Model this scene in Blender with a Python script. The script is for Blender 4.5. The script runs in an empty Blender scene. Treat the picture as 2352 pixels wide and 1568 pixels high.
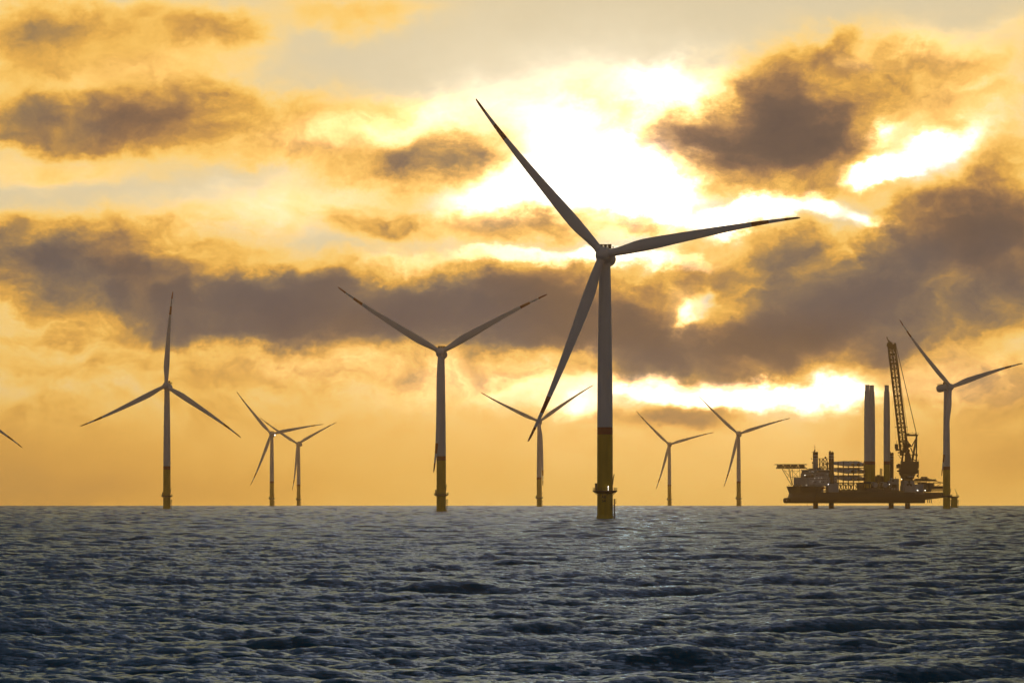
import bpy, math, random
import numpy as np
from mathutils import Matrix, Vector

random.seed(7)
sc = bpy.context.scene
C = sc.collection
R = math.radians
PI = math.pi
EARTH = 7.43e6            # effective earth radius (with refraction), metres

# ------------------------------------------------------------------ camera
EYE = 8.2                 # eye height above the sea
F = 13067.0               # focal length in units of a 2352-wide frame (200 mm on 36 mm)
CX, HY = 1176.0, 1142.0   # frame centre column, eye-level row
cam_d = bpy.data.cameras.new('camera')
cam = bpy.data.objects.new('camera', cam_d)
C.objects.link(cam)
sc.camera = cam
cam_d.sensor_width = 36.0
cam_d.lens = 200.0
cam_d.clip_start = 1.0
cam_d.clip_end = 60000.0
PITCH = math.atan((HY - 784.0) / F)
cam.location = (0, 0, EYE)
cam.rotation_euler = (PI / 2 + PITCH, 0, 0)

# ------------------------------------------------------------------ render look
sc.render.engine = 'CYCLES'
sc.cycles.use_denoising = True
sc.cycles.max_bounces = 5
sc.cycles.diffuse_bounces = 2
sc.cycles.glossy_bounces = 3
sc.cycles.volume_bounces = 0
sc.cycles.sample_clamp_indirect = 6.0
sc.view_settings.view_transform = 'Standard'
sc.view_settings.look = 'None'
sc.view_settings.gamma = 1.0
sc.view_settings.exposure = 0.0

# ------------------------------------------------------------------ sun (behind the cloud, low over the sea)
SUN_AZ, SUN_EL = R(0.95), R(3.3)
sun_d = bpy.data.lights.new('sun', 'SUN')
sun = bpy.data.objects.new('sun', sun_d)
C.objects.link(sun)
sun_d.energy = 0.045
sun_d.angle = R(14.0)
sun_d.color = (1.0, 0.58, 0.17)
sun_dir = Vector((math.sin(SUN_AZ) * math.cos(SUN_EL), math.cos(SUN_AZ) * math.cos(SUN_EL), math.sin(SUN_EL)))
sun.rotation_euler = sun_dir.to_track_quat('Z', 'Y').to_euler()

# ------------------------------------------------------------------ sky: Nishita sky with broken cloud in front of the sun
world = bpy.data.worlds.new("World")
sc.world = world
world.use_nodes = True
wt = world.node_tree
wt.nodes.clear()
def wn(kind, **kw):
    n = wt.nodes.new(kind)
    for k, v in kw.items():
        setattr(n, k, v)
    return n
def sock(n, i, v):
    if hasattr(v, 'is_linked') or isinstance(v, bpy.types.NodeSocket):
        wt.links.new(v, n.inputs[i])
    else:
        n.inputs[i].default_value = v
def m(op, a, b=0.0, c=0.0, clamp=False):
    n = wn('ShaderNodeMath', operation=op, use_clamp=clamp)
    sock(n, 0, a)
    if len(n.inputs) > 1: sock(n, 1, b)
    if len(n.inputs) > 2: sock(n, 2, c)
    return n.outputs[0]
def vm(op, a, b=(0, 0, 0), scale=None):
    n = wn('ShaderNodeVectorMath', operation=op)
    sock(n, 0, a)
    if scale is not None: sock(n, 3, scale)
    else: sock(n, 1, b)
    return n.outputs[1] if op in ('DOT_PRODUCT', 'LENGTH') else n.outputs[0]
def smooth(x, a, b):
    n = wn('ShaderNodeMapRange', interpolation_type='SMOOTHSTEP')
    sock(n, 0, x); n.inputs[1].default_value = a; n.inputs[2].default_value = b
    return n.outputs[0]
def noise(vec, scale, detail=4.0, rough=0.55, col=False, dist=0.0):
    n = wn('ShaderNodeTexNoise', noise_dimensions='2D')
    sock(n, 'Vector', vec)
    n.inputs['Scale'].default_value = scale
    n.inputs['Detail'].default_value = detail
    n.inputs['Roughness'].default_value = rough
    n.inputs['Distortion'].default_value = dist
    return n.outputs[1] if col else n.outputs[0]
def mixc(f, a, b):
    n = wn('ShaderNodeMix', data_type='RGBA')
    sock(n, 0, f); sock(n, 6, a); sock(n, 7, b)
    return n.outputs[2]
tc = wn('ShaderNodeTexCoord')
sep = wn('ShaderNodeSeparateXYZ')
wt.links.new(tc.outputs['Generated'], sep.inputs[0])
dx, dy, dz = sep.outputs
azim = m('ARCTAN2', dx, dy)                 # bearing from the middle of the view, radians
elev = m('ARCSINE', dz)                     # elevation, radians
U = m('MULTIPLY', azim, F / 1000.0)
V = m('MULTIPLY', elev, F / 1000.0)
comb = wn('ShaderNodeCombineXYZ')
wt.links.new(U, comb.inputs[0]); wt.links.new(V, comb.inputs[1])
P0 = comb.outputs[0]
stretch = vm('MULTIPLY', P0, (0.62, 1.0, 1.0))
w1 = vm('SUBTRACT', noise(stretch, 2.3, 2.0, 0.5, True), (0.5, 0.5, 0.5))
w2 = vm('SUBTRACT', noise(stretch, 9.0, 5.0, 0.62, True), (0.5, 0.5, 0.5))
P1 = vm('ADD', vm('ADD', P0, vm('MULTIPLY', w1, (0.22, 0.13, 0))), vm('MULTIPLY', w2, (0.15, 0.11, 0)))

def blob_sum(blobs, pos):
    # running total is carried in the z of the vector, so the chain stays short in memory
    vec = pos
    for (x, y, rx, ry, wgt, rot, shp) in blobs:
        mp = wn('ShaderNodeMapping', vector_type='TEXTURE')
        sock(mp, 0, vec)
        mp.inputs[1].default_value = ((x - CX) / 1000.0, (HY - y) / 1000.0, 0)
        mp.inputs[2].default_value = (0, 0, R(rot))
        mp.inputs[3].default_value = (rx / 1000.0, ry / 1000.0, 1e8)
        d2 = vm('DOT_PRODUCT', mp.outputs[0], mp.outputs[0])
        if shp != 1.0: d2 = m('POWER', d2, shp)
        g = m('POWER', 0.36788, d2)
        n = wn('ShaderNodeVectorMath', operation='MULTIPLY_ADD')
        sock(n, 0, g); n.inputs[1].default_value = (0, 0, wgt); sock(n, 2, vec)
        vec = n.outputs[0]
    s = wn('ShaderNodeSeparateXYZ')
    wt.links.new(vec, s.inputs[0])
    return s.outputs[2]
# cloud masses: bearing and elevation of each (given on a 13067-per-radian chart), half sizes, thickness, tilt, edge hardness
CLOUD = [
    # long dark band, left to right
    (110, 620, 210, 95, 2.1, -12, 1.3), (280, 620, 140, 80, 0.9, -20, 1.0), (330, 720, 200, 60, 0.9, 6, 1.1), (540, 730, 230, 82, 1.9, 0, 1.4),
    (800, 722, 260, 95, 2.2, 0, 1.5), (1060, 718, 230, 95, 2.1, -2, 1.5), (1290, 712, 200, 90, 2.1, 0, 1.6),
    (1440, 760, 150, 85, 1.6, 0, 1.4), (640, 660, 240, 35, 0.5, 4, 1.0), (420, 620, 110, 40, 0.5, 10, 1.0),
    # the big right-hand mass
    (1640, 795, 240, 70, 2.3, 0, 1.5), (1890, 700, 200, 90, 1.9, 8, 1.3), (1800, 570, 75, 52, 1.1, 10, 1.2), (1700, 590, 240, 80, 0.95, 4, 1.4), (2020, 760, 250, 75, 1.7, 0, 1.4),
    (2170, 590, 180, 100, 2.0, 15, 1.3), (2260, 510, 120, 80, 0.7, 30, 1.1), (2330, 470, 130, 95, 1.6, 35, 1.2), (2340, 660, 170, 110, 1.8, 0, 1.3), (2020, 590, 120, 60, 1.0, 20, 1.1),
    (1560, 650, 90, 50, 0.8, 0, 1.1), (2120, 480, 110, 40, 0.8, 20, 1.1),
    # upper right cloud
    (1690, 310, 170, 80, 1.9, 4, 1.2), (1750, 220, 100, 90, 1.6, 55, 1.1), (1885, 320, 120, 60, 1.5, 0, 1.1), (1840, 270, 150, 80, 0.5, 0, 1.2), (1960, 320, 120, 70, 0.65, 0, 1.1), (1600, 325, 90, 45, 0.7, 0, 1.1), (1890, 120, 75, 34, 1.0, 25, 1.0),
    (1960, 215, 190, 100, 1.0, 10, 1.1), (1540, 290, 90, 40, 0.9, 20, 1.0), (1740, 410, 210, 40, 0.75, -4, 1.0), (1960, 420, 140, 40, 0.75, 0, 1.0),
    (2230, 220, 190, 110, 0.62, 20, 1.1), (2120, 140, 200, 50, 0.35, 8, 1.1), (1650, 165, 170, 36, 0.28, 8, 1.2), (2330, 330, 80, 70, 0.5, 30, 1.0),
    # upper left clouds
    (60, 75, 170, 70, 0.85, 0, 1.0), (230, 85, 320, 75, 0.55, 0, 1.2), (300, 255, 360, 90, 0.45, 0, 1.3), (50, 270, 110, 65, 1.2, 0, 1.1), (340, 242, 165, 50, 1.0, 2, 1.1), (430, 215, 60, 36, 0.5, 0, 1.1), (200, 265, 120, 45, 0.7, 0, 1.1),
    (120, 325, 220, 26, 0.7, 0, 1.0), (400, 305, 240, 46, 0.60, 0, 1.1), (480, 85, 120, 36, 0.85, -6, 1.1),
    (370, 150, 190, 50, 0.42, 6, 1.5), (60, 165, 110, 30, 0.5, 8, 1.2), (820, 18, 220, 46, 0.62, 4, 1.1), (250, 20, 150, 40, 0.4, 0, 1.0),
    # thin sunlit sheet, left of the sun
    (650, 265, 290, 75, 0.42, 4, 1.6), (950, 240, 230, 55, 0.30, 6, 1.6), (150, 395, 280, 36, 0.45, 0, 1.1),
    (840, 372, 200, 46, 0.75, 0, 1.1), (990, 375, 130, 60, 1.05, 16, 1.1), (1090, 330, 80, 50, 0.5, 30, 1.0), (620, 480, 300, 55, 0.42, 6, 1.3), (640, 345, 200, 30, 0.4, 6, 1.0),
    (880, 522, 135, 36, 1.3, -3, 1.1), (400, 545, 190, 50, 0.60, 0, 1.1), (1140, 515, 120, 36, 0.6, 0, 1.1),
    (780, 595, 420, 24, 0.36, 0, 1.2), (1430, 522, 105, 26, 1.0, -6, 1.6), (1230, 535, 130, 36, 0.85, 0, 1.3), (1345, 460, 36, 14, 0.7, 0, 1.0), (1360, 310, 80, 40, 0.55, 30, 1.0), (1320, 240, 150, 50, 0.45, 4, 1.1), (1460, 330, 70, 30, 0.45, -20, 1.0),
    # low sunlit tatters above the horizon haze
    (250, 850, 330, 24, 0.40, 0, 1.2), (760, 870, 320, 34, 0.45, 2, 1.2), (1080, 870, 180, 50, 0.50, 0, 1.0), (300, 790, 300, 30, 0.45, 0, 1.0), (450, 880, 600, 60, 0.34, 0, 1.3), (70, 800, 220, 60, 0.45, 0, 1.1),
    (2200, 880, 170, 60, 0.60, 0, 1.0), (2300, 890, 110, 50, 0.6, 0, 1.0), (1410, 855, 110, 34, 0.9, 0, 1.2), (1250, 850, 90, 25, 0.6, 10, 1.0),
    # the hazy bank lying on the horizon
    (1176, 1080, 9000, 168, 0.62, 0, 3.0), (0, 1060, 520, 160, 0.42, 0, 1.0), (420, 1110, 500, 60, 0.18, 0, 1.0), (1600, 945, 90, 28, 0.8, 0, 1.4), (1480, 960, 160, 24, 0.4, 0, 1.2), (2352, 1040, 340, 100, 0.34, 0, 1.0),
    # gaps
    (1590, 710, 36, 26, -1.0, 10, 1.2), (1650, 668, 28, 30, -0.8, 30, 1.0), (1540, 662, 26, 24, -0.6, 0, 1.0), (2080, 300, 60, 25, -0.5, 20, 1.0), (2210, 325, 80, 36, -0.5, 25, 1.0), (1910, 610, 22, 24, -0.7, 0, 1.0),
    (2060, 388, 80, 28, -0.9, 12, 1.2), (350, 690, 40, 36, -0.7, 0, 1.0), (2170, 660, 75, 34, -0.9, 6, 1.0), (2040, 745, 90, 22, -0.5, 0, 1.0), (2005, 515, 40, 26, -0.7, 0, 1.0),
]
# light of the veiled sun coming through the thinner cloud
GLOW = [
    (1395, 405, 128, 98, 8.0, 0, 1.5), (1345, 265, 175, 66, 1.5, 4, 1.2), (1470, 205, 80, 36, 1.8, 0, 1.2), (1180, 435, 125, 70, 2.2, 20, 1.3), (1500, 475, 48, 75, 3.0, 0, 1.8), (1600, 185, 90, 36, 0.7, 10, 1.0),
    (1330, 345, 400, 210, 0.5, 0, 1.1), (1010, 235, 190, 45, 0.6, 8, 1.2), (830, 300, 210, 46, 1.0, 6, 1.1), (640, 470, 220, 55, 0.45, 6, 1.0), (320, 150, 150, 36, 0.25, 4, 1.0), (130, 400, 160, 30, 0.2, 0, 1.0), (1180, 596, 110, 17, 1.6, -4, 2.0), (1330, 594, 80, 22, 2.6, 8, 2.2), (1500, 598, 110, 20, 2.4, 2, 2.0), (950, 600, 120, 16, 0.6, 0, 1.2),
    (1660, 490, 95, 42, 4.2, 14, 2.6), (1760, 460, 70, 34, 3.0, 0, 2.4), (1870, 462, 70, 34, 2.4, -14, 2.2), (1995, 510, 46, 24, 1.5, -20, 1.4), (2060, 388, 78, 24, 3.2, 12, 1.5), (2205, 325, 70, 28, 1.8, 25, 1.2),
    (2080, 300, 40, 20, 1.5, 20, 1.2), (2150, 330, 150, 70, 0.5, 10, 1.0), (1970, 140, 46, 20, 0.5, 0, 1.0), (1660, 888, 270, 34, 4.2, -1, 2.2), (1960, 895, 100, 36, 3.2, 4, 1.6), (1340, 935, 90, 28, 2.4, 0, 1.4),
    (1220, 890, 100, 36, 0.8, 0, 1.2), (1060, 862, 130, 32, 0.6, 0, 1.2), (790, 850, 220, 34, 0.4, 0, 1.2), (1080, 880, 160, 40, 0.7, 4, 1.2), (2180, 880, 130, 50, 0.9, 0, 1.2),
    (1590, 705, 60, 40, 0.9, 0, 1.2), (1500, 900, 700, 120, 0.28, 0, 1.0), (1560, 1010, 560, 90, 0.18, 0, 1.0), (2180, 110, 140, 36, 0.45, 0, 1.0), (2250, 210, 120, 60, 0.3, 0, 1.0), (1150, 780, 500, 40, 0.1, 0, 1.0), (1350, 790, 40, 40, 0.5, 0, 1.0),
]
tau0 = blob_sum(CLOUD, P1)
fine = noise(stretch, 4.2, 9.0, 0.64, dist=0.3)
curd = noise(vm('MULTIPLY', P1, (0.8, 1.1, 1)), 13.0, 7.0, 0.62)
bil = m('ABSOLUTE', m('SUBTRACT', noise(vm('MULTIPLY', P1, (0.85, 1.1, 1)), 8.5, 5.0, 0.55), 0.5))
calm = m('MULTIPLY', smooth(V, 0.09, 0.27), m('MULTIPLY_ADD', smooth(m('ADD', V, m('MULTIPLY', U, -0.35)), 1.35, 0.85), 0.45, 0.55))
amp = m('MULTIPLY_ADD', m('MINIMUM', tau0, 1.7), 1.5, 0.12)
amp = m('MULTIPLY', amp, m('MULTIPLY_ADD', calm, 0.75, 0.25))
tau = m('MULTIPLY_ADD', m('SUBTRACT', fine, 0.5), amp, tau0)
tau = m('MULTIPLY_ADD', m('SUBTRACT', bil, 0.085), m('MULTIPLY', m('MULTIPLY', m('MINIMUM', tau0, 1.1), calm), 1.9), tau)
tau = m('MULTIPLY_ADD', m('SUBTRACT', curd, 0.5), m('MULTIPLY', m('MULTIPLY', m('MINIMUM', tau0, 1.3), calm), 0.8), tau)
tau = m('MAXIMUM', tau, 0.0)
ramp = wn('ShaderNodeValToRGB')
cr = ramp.color_ramp
cr.interpolation = 'B_SPLINE'
STOPS = [(0.0, (0.70, 0.61, 0.42)), (0.06, (0.92, 0.69, 0.33)), (0.14, (1.08, 0.67, 0.16)), (0.23, (0.84, 0.43, 0.075)),
         (0.33, (0.47, 0.26, 0.085)), (0.45, (0.225, 0.147, 0.092)), (0.62, (0.112, 0.090, 0.083)), (1.0, (0.072, 0.066, 0.074))]
while len(cr.elements) < len(STOPS): cr.elements.new(0.5)
for e, (p, c) in zip(cr.elements, STOPS):
    e.position = p; e.color = (*c, 1)
wt.links.new(m('MULTIPLY', tau, 0.25), ramp.inputs[0])
glow = blob_sum(GLOW, P1)
gate = smooth(m('MULTIPLY_ADD', m('MINIMUM', glow, 3.0), 0.12, m('MULTIPLY_ADD', curd, 0.40, m('MULTIPLY', fine, 0.60))), 0.44, 0.68)
soft = m('MINIMUM', glow, 1.05)
glow = m('MULTIPLY_ADD', m('SUBTRACT', glow, soft), gate, soft)
gain = m('MULTIPLY_ADD', m('POWER', 0.30, tau), glow, 1.0)
tint = mixc(smooth(noise(stretch, 1.7, 3.0), 0.38, 0.62), (1.12, 0.98, 0.88, 1), (0.86, 1.0, 1.2, 1))
tint = mixc(smooth(tau, 0.9, 2.0), (1, 1, 1, 1), tint)
lit = vm('SCALE', vm('MULTIPLY', ramp.outputs[0], tint), scale=gain)
white = vm('SCALE', (0.55, 0.66, 0.85), scale=m('MULTIPLY', m('POWER', 0.28, tau), m('MULTIPLY', glow, 0.46)))
near_sky = vm('ADD', lit, white)
# the rest of the sky: Nishita behind broken grey cloud
sky = wn('ShaderNodeTexSky', sky_type='NISHITA', sun_disc=False)
sky.sun_elevation = SUN_EL
sky.sun_rotation = SUN_AZ
nish = vm('SCALE', sky.outputs[0], scale=0.05)
big = noise(vm('MULTIPLY', P0, (0.30, 1.0, 1.0)), 0.55, 6.0, 0.58)
cover = smooth(big, 0.38, 0.62)
sunward = smooth(m('ABSOLUTE', azim), 1.7, 0.5)
low = smooth(elev, 0.48, 0.06)
grey = mixc(sunward, (0.092, 0.100, 0.116, 1), mixc(low, (0.010, 0.030, 0.034, 1), (0.128, 0.142, 0.165, 1)))
mid = m('MULTIPLY', smooth(m('ABSOLUTE', m('SUBTRACT', azim, 0.01)), 0.10, 0.0), smooth(elev, 0.50, 0.08))
grey = vm('ADD', grey, vm('SCALE', (1.0, 0.74, 0.70), scale=m('MULTIPLY', mid, sunward)))
grey = vm('SCALE', grey, scale=m('MULTIPLY_ADD', cover, 0.7, 0.6))
far_sky = mixc(m('MULTIPLY_ADD', cover, 0.06, 0.93), nish, grey)
win = m('MULTIPLY', smooth(m('ABSOLUTE', U), 2.2, 1.25), smooth(V, 1.65, 1.15))
final = mixc(win, far_sky, near_sky)
bg = wn('ShaderNodeBackground')
bg.inputs[1].default_value = 1.0
wt.links.new(final, bg.inputs[0])
wo = wn('ShaderNodeOutputWorld')
wt.links.new(bg.outputs[0], wo.inputs[0])
world.cycles.sampling_method = 'MANUAL'
world.cycles.sample_map_resolution = 2048
# ------------------------------------------------------------------ material helper
def mat(name, color, rough=0.5, metal=0.0, var=0.0, vscale=0.3, streak=0.0, emit=0.0, spec=0.5):
    mt = bpy.data.materials.new(name)
    mt.use_nodes = True
    nt = mt.node_tree
    b = nt.nodes['Principled BSDF']
    b.inputs['Base Color'].default_value = (*color, 1)
    b.inputs['Roughness'].default_value = rough
    b.inputs['Metallic'].default_value = metal
    b.inputs['Specular IOR Level'].default_value = spec
    if emit:
        b.inputs['Emission Color'].default_value = (*color, 1)
        b.inputs['Emission Strength'].default_value = emit
    if var or streak:
        t = nt.nodes.new('ShaderNodeTexCoord')
        mp = nt.nodes.new('ShaderNodeMapping')
        mp.inputs[3].default_value = (1, 1, 0.12 if streak else 1.0)
        nz = nt.nodes.new('ShaderNodeTexNoise')
        nz.inputs['Scale'].default_value = vscale
        nz.inputs['Detail'].default_value = 6.0
        mr = nt.nodes.new('ShaderNodeMapRange')
        mr.inputs[1].default_value = 0.35; mr.inputs[2].default_value = 0.75
        mr.inputs[3].default_value = 1.0; mr.inputs[4].default_value = 1.0 - (var or streak)
        mx = nt.nodes.new('ShaderNodeVectorMath'); mx.operation = 'SCALE'
        mx.inputs[0].default_value = color
        nt.links.new(t.outputs['Object'], mp.inputs[0])
        nt.links.new(mp.outputs[0], nz.inputs['Vector'])
        nt.links.new(nz.outputs[0], mr.inputs[0])
        nt.links.new(mr.outputs[0], mx.inputs[3])
        nt.links.new(mx.outputs[0], b.inputs['Base Color'])
    return mt

# ------------------------------------------------------------------ sea: one curved sheet with wind waves
def wave_tile(N, L, lmin, lmax, seed, lp=24.0, hs=1.4, sp=8):
    rng = np.random.default_rng(seed)
    k1 = np.fft.fftfreq(N, L / N) * 2 * PI
    kx, ky = np.meshgrid(k1, k1, indexing='ij')
    k = np.hypot(kx, ky); k[0, 0] = 1e-6
    kp = 2 * PI / lp
    th = np.arctan2(ky, kx)
    S = k ** -3.9 * np.exp(-1.1 * (kp / k) ** 2)
    ang = np.cos((th - R(88)) / 2) ** 2
    S = S * (0.02 + ang ** sp)
    dk = 2 * PI / L
    ref = 0.5 / (1.1) * kp ** -1.9 * 2.2                     # rough total of the spectrum, for scaling to hs
    S = S * (hs / 4) ** 2 / ref
    S[(k < 2 * PI / lmax) | (k > 2 * PI / lmin)] = 0
    amp = np.sqrt(S) * dk
    H = amp * (rng.normal(size=(N, N)) + 1j * rng.normal(size=(N, N)))
    f = lambda A: np.real(np.fft.ifft2(A)).astype(np.float32) * N * N
    h = f(H); ax = f(-1j * kx / k * H); ay = f(-1j * ky / k * H)
    d = L / N
    return h, ax, ay, d
def sample(tiles, d, X, Y):
    N = tiles[0].shape[0]
    u = X / d; v = Y / d
    i = np.floor(u).astype(np.int64); j = np.floor(v).astype(np.int64)
    fu = (u - i).astype(np.float32); fv = (v - j).astype(np.float32)
    i0 = i % N; i1 = (i + 1) % N; j0 = j % N; j1 = (j + 1) % N
    return [t[i0, j0] * (1 - fu) * (1 - fv) + t[i1, j0] * fu * (1 - fv) + t[i0, j1] * (1 - fu) * fv + t[i1, j1] * fu * fv for t in tiles]

rad = [3.0]
while rad[-1] < 15000:
    D = rad[-1]
    if D < 190: st = max(1.2, 0.035 * D) if D < 160 else 0.5
    else: st = 0.30 * max(1.0, D / 340.0) ** (0.98 if D < 10000 else 1.4)
    rad.append(D + st)
rad = np.array(rad, dtype=np.float64)
a_in = np.arange(-R(6.6), R(6.4), 0.00035)
a_out = [a_in[-1]]
st = 0.0006
while a_out[-1] < PI - 0.02:
    a_out.append(a_out[-1] + st); st = min(st * 1.25, R(4))
a_out = np.array(a_out[1:-1])
angs = np.concatenate([-a_out[::-1], a_in, a_out])
nr, na = len(rad), len(angs)
AA, RR = np.meshgrid(angs, rad)
X0 = (RR * np.sin(AA)).ravel(); Y0 = (RR * np.cos(AA)).ravel()
step = np.gradient(rad)
cell = np.maximum(step[:, None], 0.0).repeat(na, 1)
lat = np.gradient(angs)[None, :] * RR
cell = np.maximum(cell, lat * 0.7).ravel()
T1 = wave_tile(2048, 620.0, 3.2, 160.0, 11)
T2 = wave_tile(2048, 150.0, 0.35, 3.2, 12, hs=1.3, sp=4)
gx = np.gradient(T1[1], T1[3], axis=0); gy = np.gradient(T1[2], T1[3], axis=1); gxy = np.gradient(T1[1], T1[3], axis=1)
CHOP = 1.4
jac = (1 + CHOP * gx) * (1 + CHOP * gy) - (CHOP * gxy) ** 2
foam_t = np.clip((np.quantile(jac, 0.008) - jac) / 0.10, 0, 1).astype(np.float32)
c1, s1 = math.cos(0.21), math.sin(0.21)
h1, ax1, ay1, fm = sample((T1[0], T1[1], T1[2], foam_t), T1[3], X0 * c1 + Y0 * s1 + 37.0, -X0 * s1 + Y0 * c1 + 118.0)
c2, s2 = math.cos(-0.4), math.sin(-0.4)
h2, ax2, ay2 = sample((T2[0], T2[1], T2[2]), T2[3], X0 * c2 + Y0 * s2, -X0 * s2 + Y0 * c2)
w_1 = np.clip((30.0 - cell) / 16.0, 0.3, 1)
w_2 = np.clip((1.5 - cell) / 1.0, 0, 1)
PX = X0 + CHOP * (w_1 * (ax1 * c1 - ay1 * s1) + 0.7 * w_2 * (ax2 * c2 - ay2 * s2))
PY = Y0 + CHOP * (w_1 * (ax1 * s1 + ay1 * c1) + 0.7 * w_2 * (ax2 * s2 + ay2 * c2))
PZ = w_1 * h1 + w_2 * h2 - (X0 ** 2 + Y0 ** 2) / (2 * EARTH)
co = np.stack([PX, PY, PZ], 1).astype(np.float32)
co = np.vstack([co, np.zeros((1, 3), np.float32)])
idx = np.arange(nr * na, dtype=np.int32).reshape(nr, na)
q = np.stack([idx[:-1], np.roll(idx, -1, 1)[:-1], np.roll(idx, -1, 1)[1:], idx[1:]], -1).reshape(-1, 4)[:, ::-1]
tri = np.stack([np.full(na, nr * na, np.int32), np.roll(idx[0], -1), idx[0]], -1)
me = bpy.data.meshes.new('sea')
loops = np.concatenate([q.ravel(), tri.ravel()]).astype(np.int32)
starts = np.concatenate([np.arange(len(q)) * 4, len(q) * 4 + np.arange(na) * 3]).astype(np.int32)
me.vertices.add(len(co)); me.vertices.foreach_set('co', co.ravel())
me.loops.add(len(loops)); me.loops.foreach_set('vertex_index', loops)
me.polygons.add(len(starts)); me.polygons.foreach_set('loop_start', starts)
me.update(calc_edges=True)
me.shade_smooth()
fa = me.attributes.new('foam', 'FLOAT', 'POINT')
fa.data.foreach_set('value', np.concatenate([fm * (w_1 > 0.99), [0]]).astype(np.float32))
sea = bpy.data.objects.new('sea', me)
C.objects.link(sea)
sea['kind'] = 'structure'
sea['label'] = 'dark choppy open sea reaching to the horizon'
del AA, RR, X0, Y0, PX, PY, PZ, co, q, loops, starts, h1, h2, ax1, ax2, ay1, ay2, T1, T2

wm = bpy.data.materials.new('sea_water')
wm.use_nodes = True
nt = wm.node_tree
nt.nodes.clear()
dif = nt.nodes.new('ShaderNodeBsdfDiffuse')
gls = nt.nodes.new('ShaderNodeBsdfGlossy')
gls.inputs['Color'].default_value = (0.19, 0.283, 0.41, 1)      # cold tint put on the reflections, cools and dims the gold sky
gls.inputs['Roughness'].default_value = 0.05
fre = nt.nodes.new('ShaderNodeFresnel'); fre.inputs['IOR'].default_value = 1.333
mixs = nt.nodes.new('ShaderNodeMixShader')
out = nt.nodes.new('ShaderNodeOutputMaterial')
nt.links.new(fre.outputs[0], mixs.inputs[0]); nt.links.new(dif.outputs[0], mixs.inputs[1]); nt.links.new(gls.outputs[0], mixs.inputs[2])
nt.links.new(mixs.outputs[0], out.inputs['Surface'])
geo = nt.nodes.new('ShaderNodeNewGeometry')
n1 = nt.nodes.new('ShaderNodeTexNoise'); n1.inputs['Scale'].default_value = 5.0; n1.inputs['Detail'].default_value = 5.0; n1.inputs['Roughness'].default_value = 0.6
n2 = nt.nodes.new('ShaderNodeTexNoise'); n2.inputs['Scale'].default_value = 1.3; n2.inputs['Detail'].default_value = 4.0
mp = nt.nodes.new('ShaderNodeMapping'); mp.inputs[3].default_value = (0.4, 1.0, 1.0); mp.inputs[2].default_value = (0, 0, 0.25)
nt.links.new(geo.outputs['Position'], mp.inputs[0])
nt.links.new(mp.outputs[0], n1.inputs['Vector']); nt.links.new(mp.outputs[0], n2.inputs['Vector'])
bp1 = nt.nodes.new('ShaderNodeBump'); bp1.inputs['Strength'].default_value = 1.0; bp1.inputs['Distance'].default_value = 0.14
bp2 = nt.nodes.new('ShaderNodeBump'); bp2.inputs['Strength'].default_value = 1.0; bp2.inputs['Distance'].default_value = 0.20
nt.links.new(n1.outputs[0], bp1.inputs['Height']); nt.links.new(n2.outputs[0], bp2.inputs['Height'])
nt.links.new(bp2.outputs[0], bp1.inputs['Normal'])
for q_ in (dif, gls, fre): nt.links.new(bp1.outputs[0], q_.inputs['Normal'])
fo = nt.nodes.new('ShaderNodeAttribute'); fo.attribute_name = 'foam'
fn = nt.nodes.new('ShaderNodeTexNoise'); fn.inputs['Scale'].default_value = 1.6; fn.inputs['Detail'].default_value = 6.0; fn.inputs['Roughness'].default_value = 0.7
nt.links.new(geo.outputs['Position'], fn.inputs['Vector'])
fr = nt.nodes.new('ShaderNodeMapRange'); fr.inputs[1].default_value = 0.45; fr.inputs[2].default_value = 0.75
nt.links.new(fn.outputs[0], fr.inputs[0])
fx = nt.nodes.new('ShaderNodeMath'); fx.operation = 'MULTIPLY'
nt.links.new(fo.outputs['Fac'], fx.inputs[0]); nt.links.new(fr.outputs[0], fx.inputs[1])
mc = nt.nodes.new('ShaderNodeMix'); mc.data_type = 'RGBA'
mc.inputs[6].default_value = (0.001, 0.011, 0.014, 1); mc.inputs[7].default_value = (0.40, 0.45, 0.46, 1)
nt.links.new(fx.outputs[0], mc.inputs[0])
nt.links.new(mc.outputs[2], dif.inputs['Color'])
me.materials.append(wm)
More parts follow.
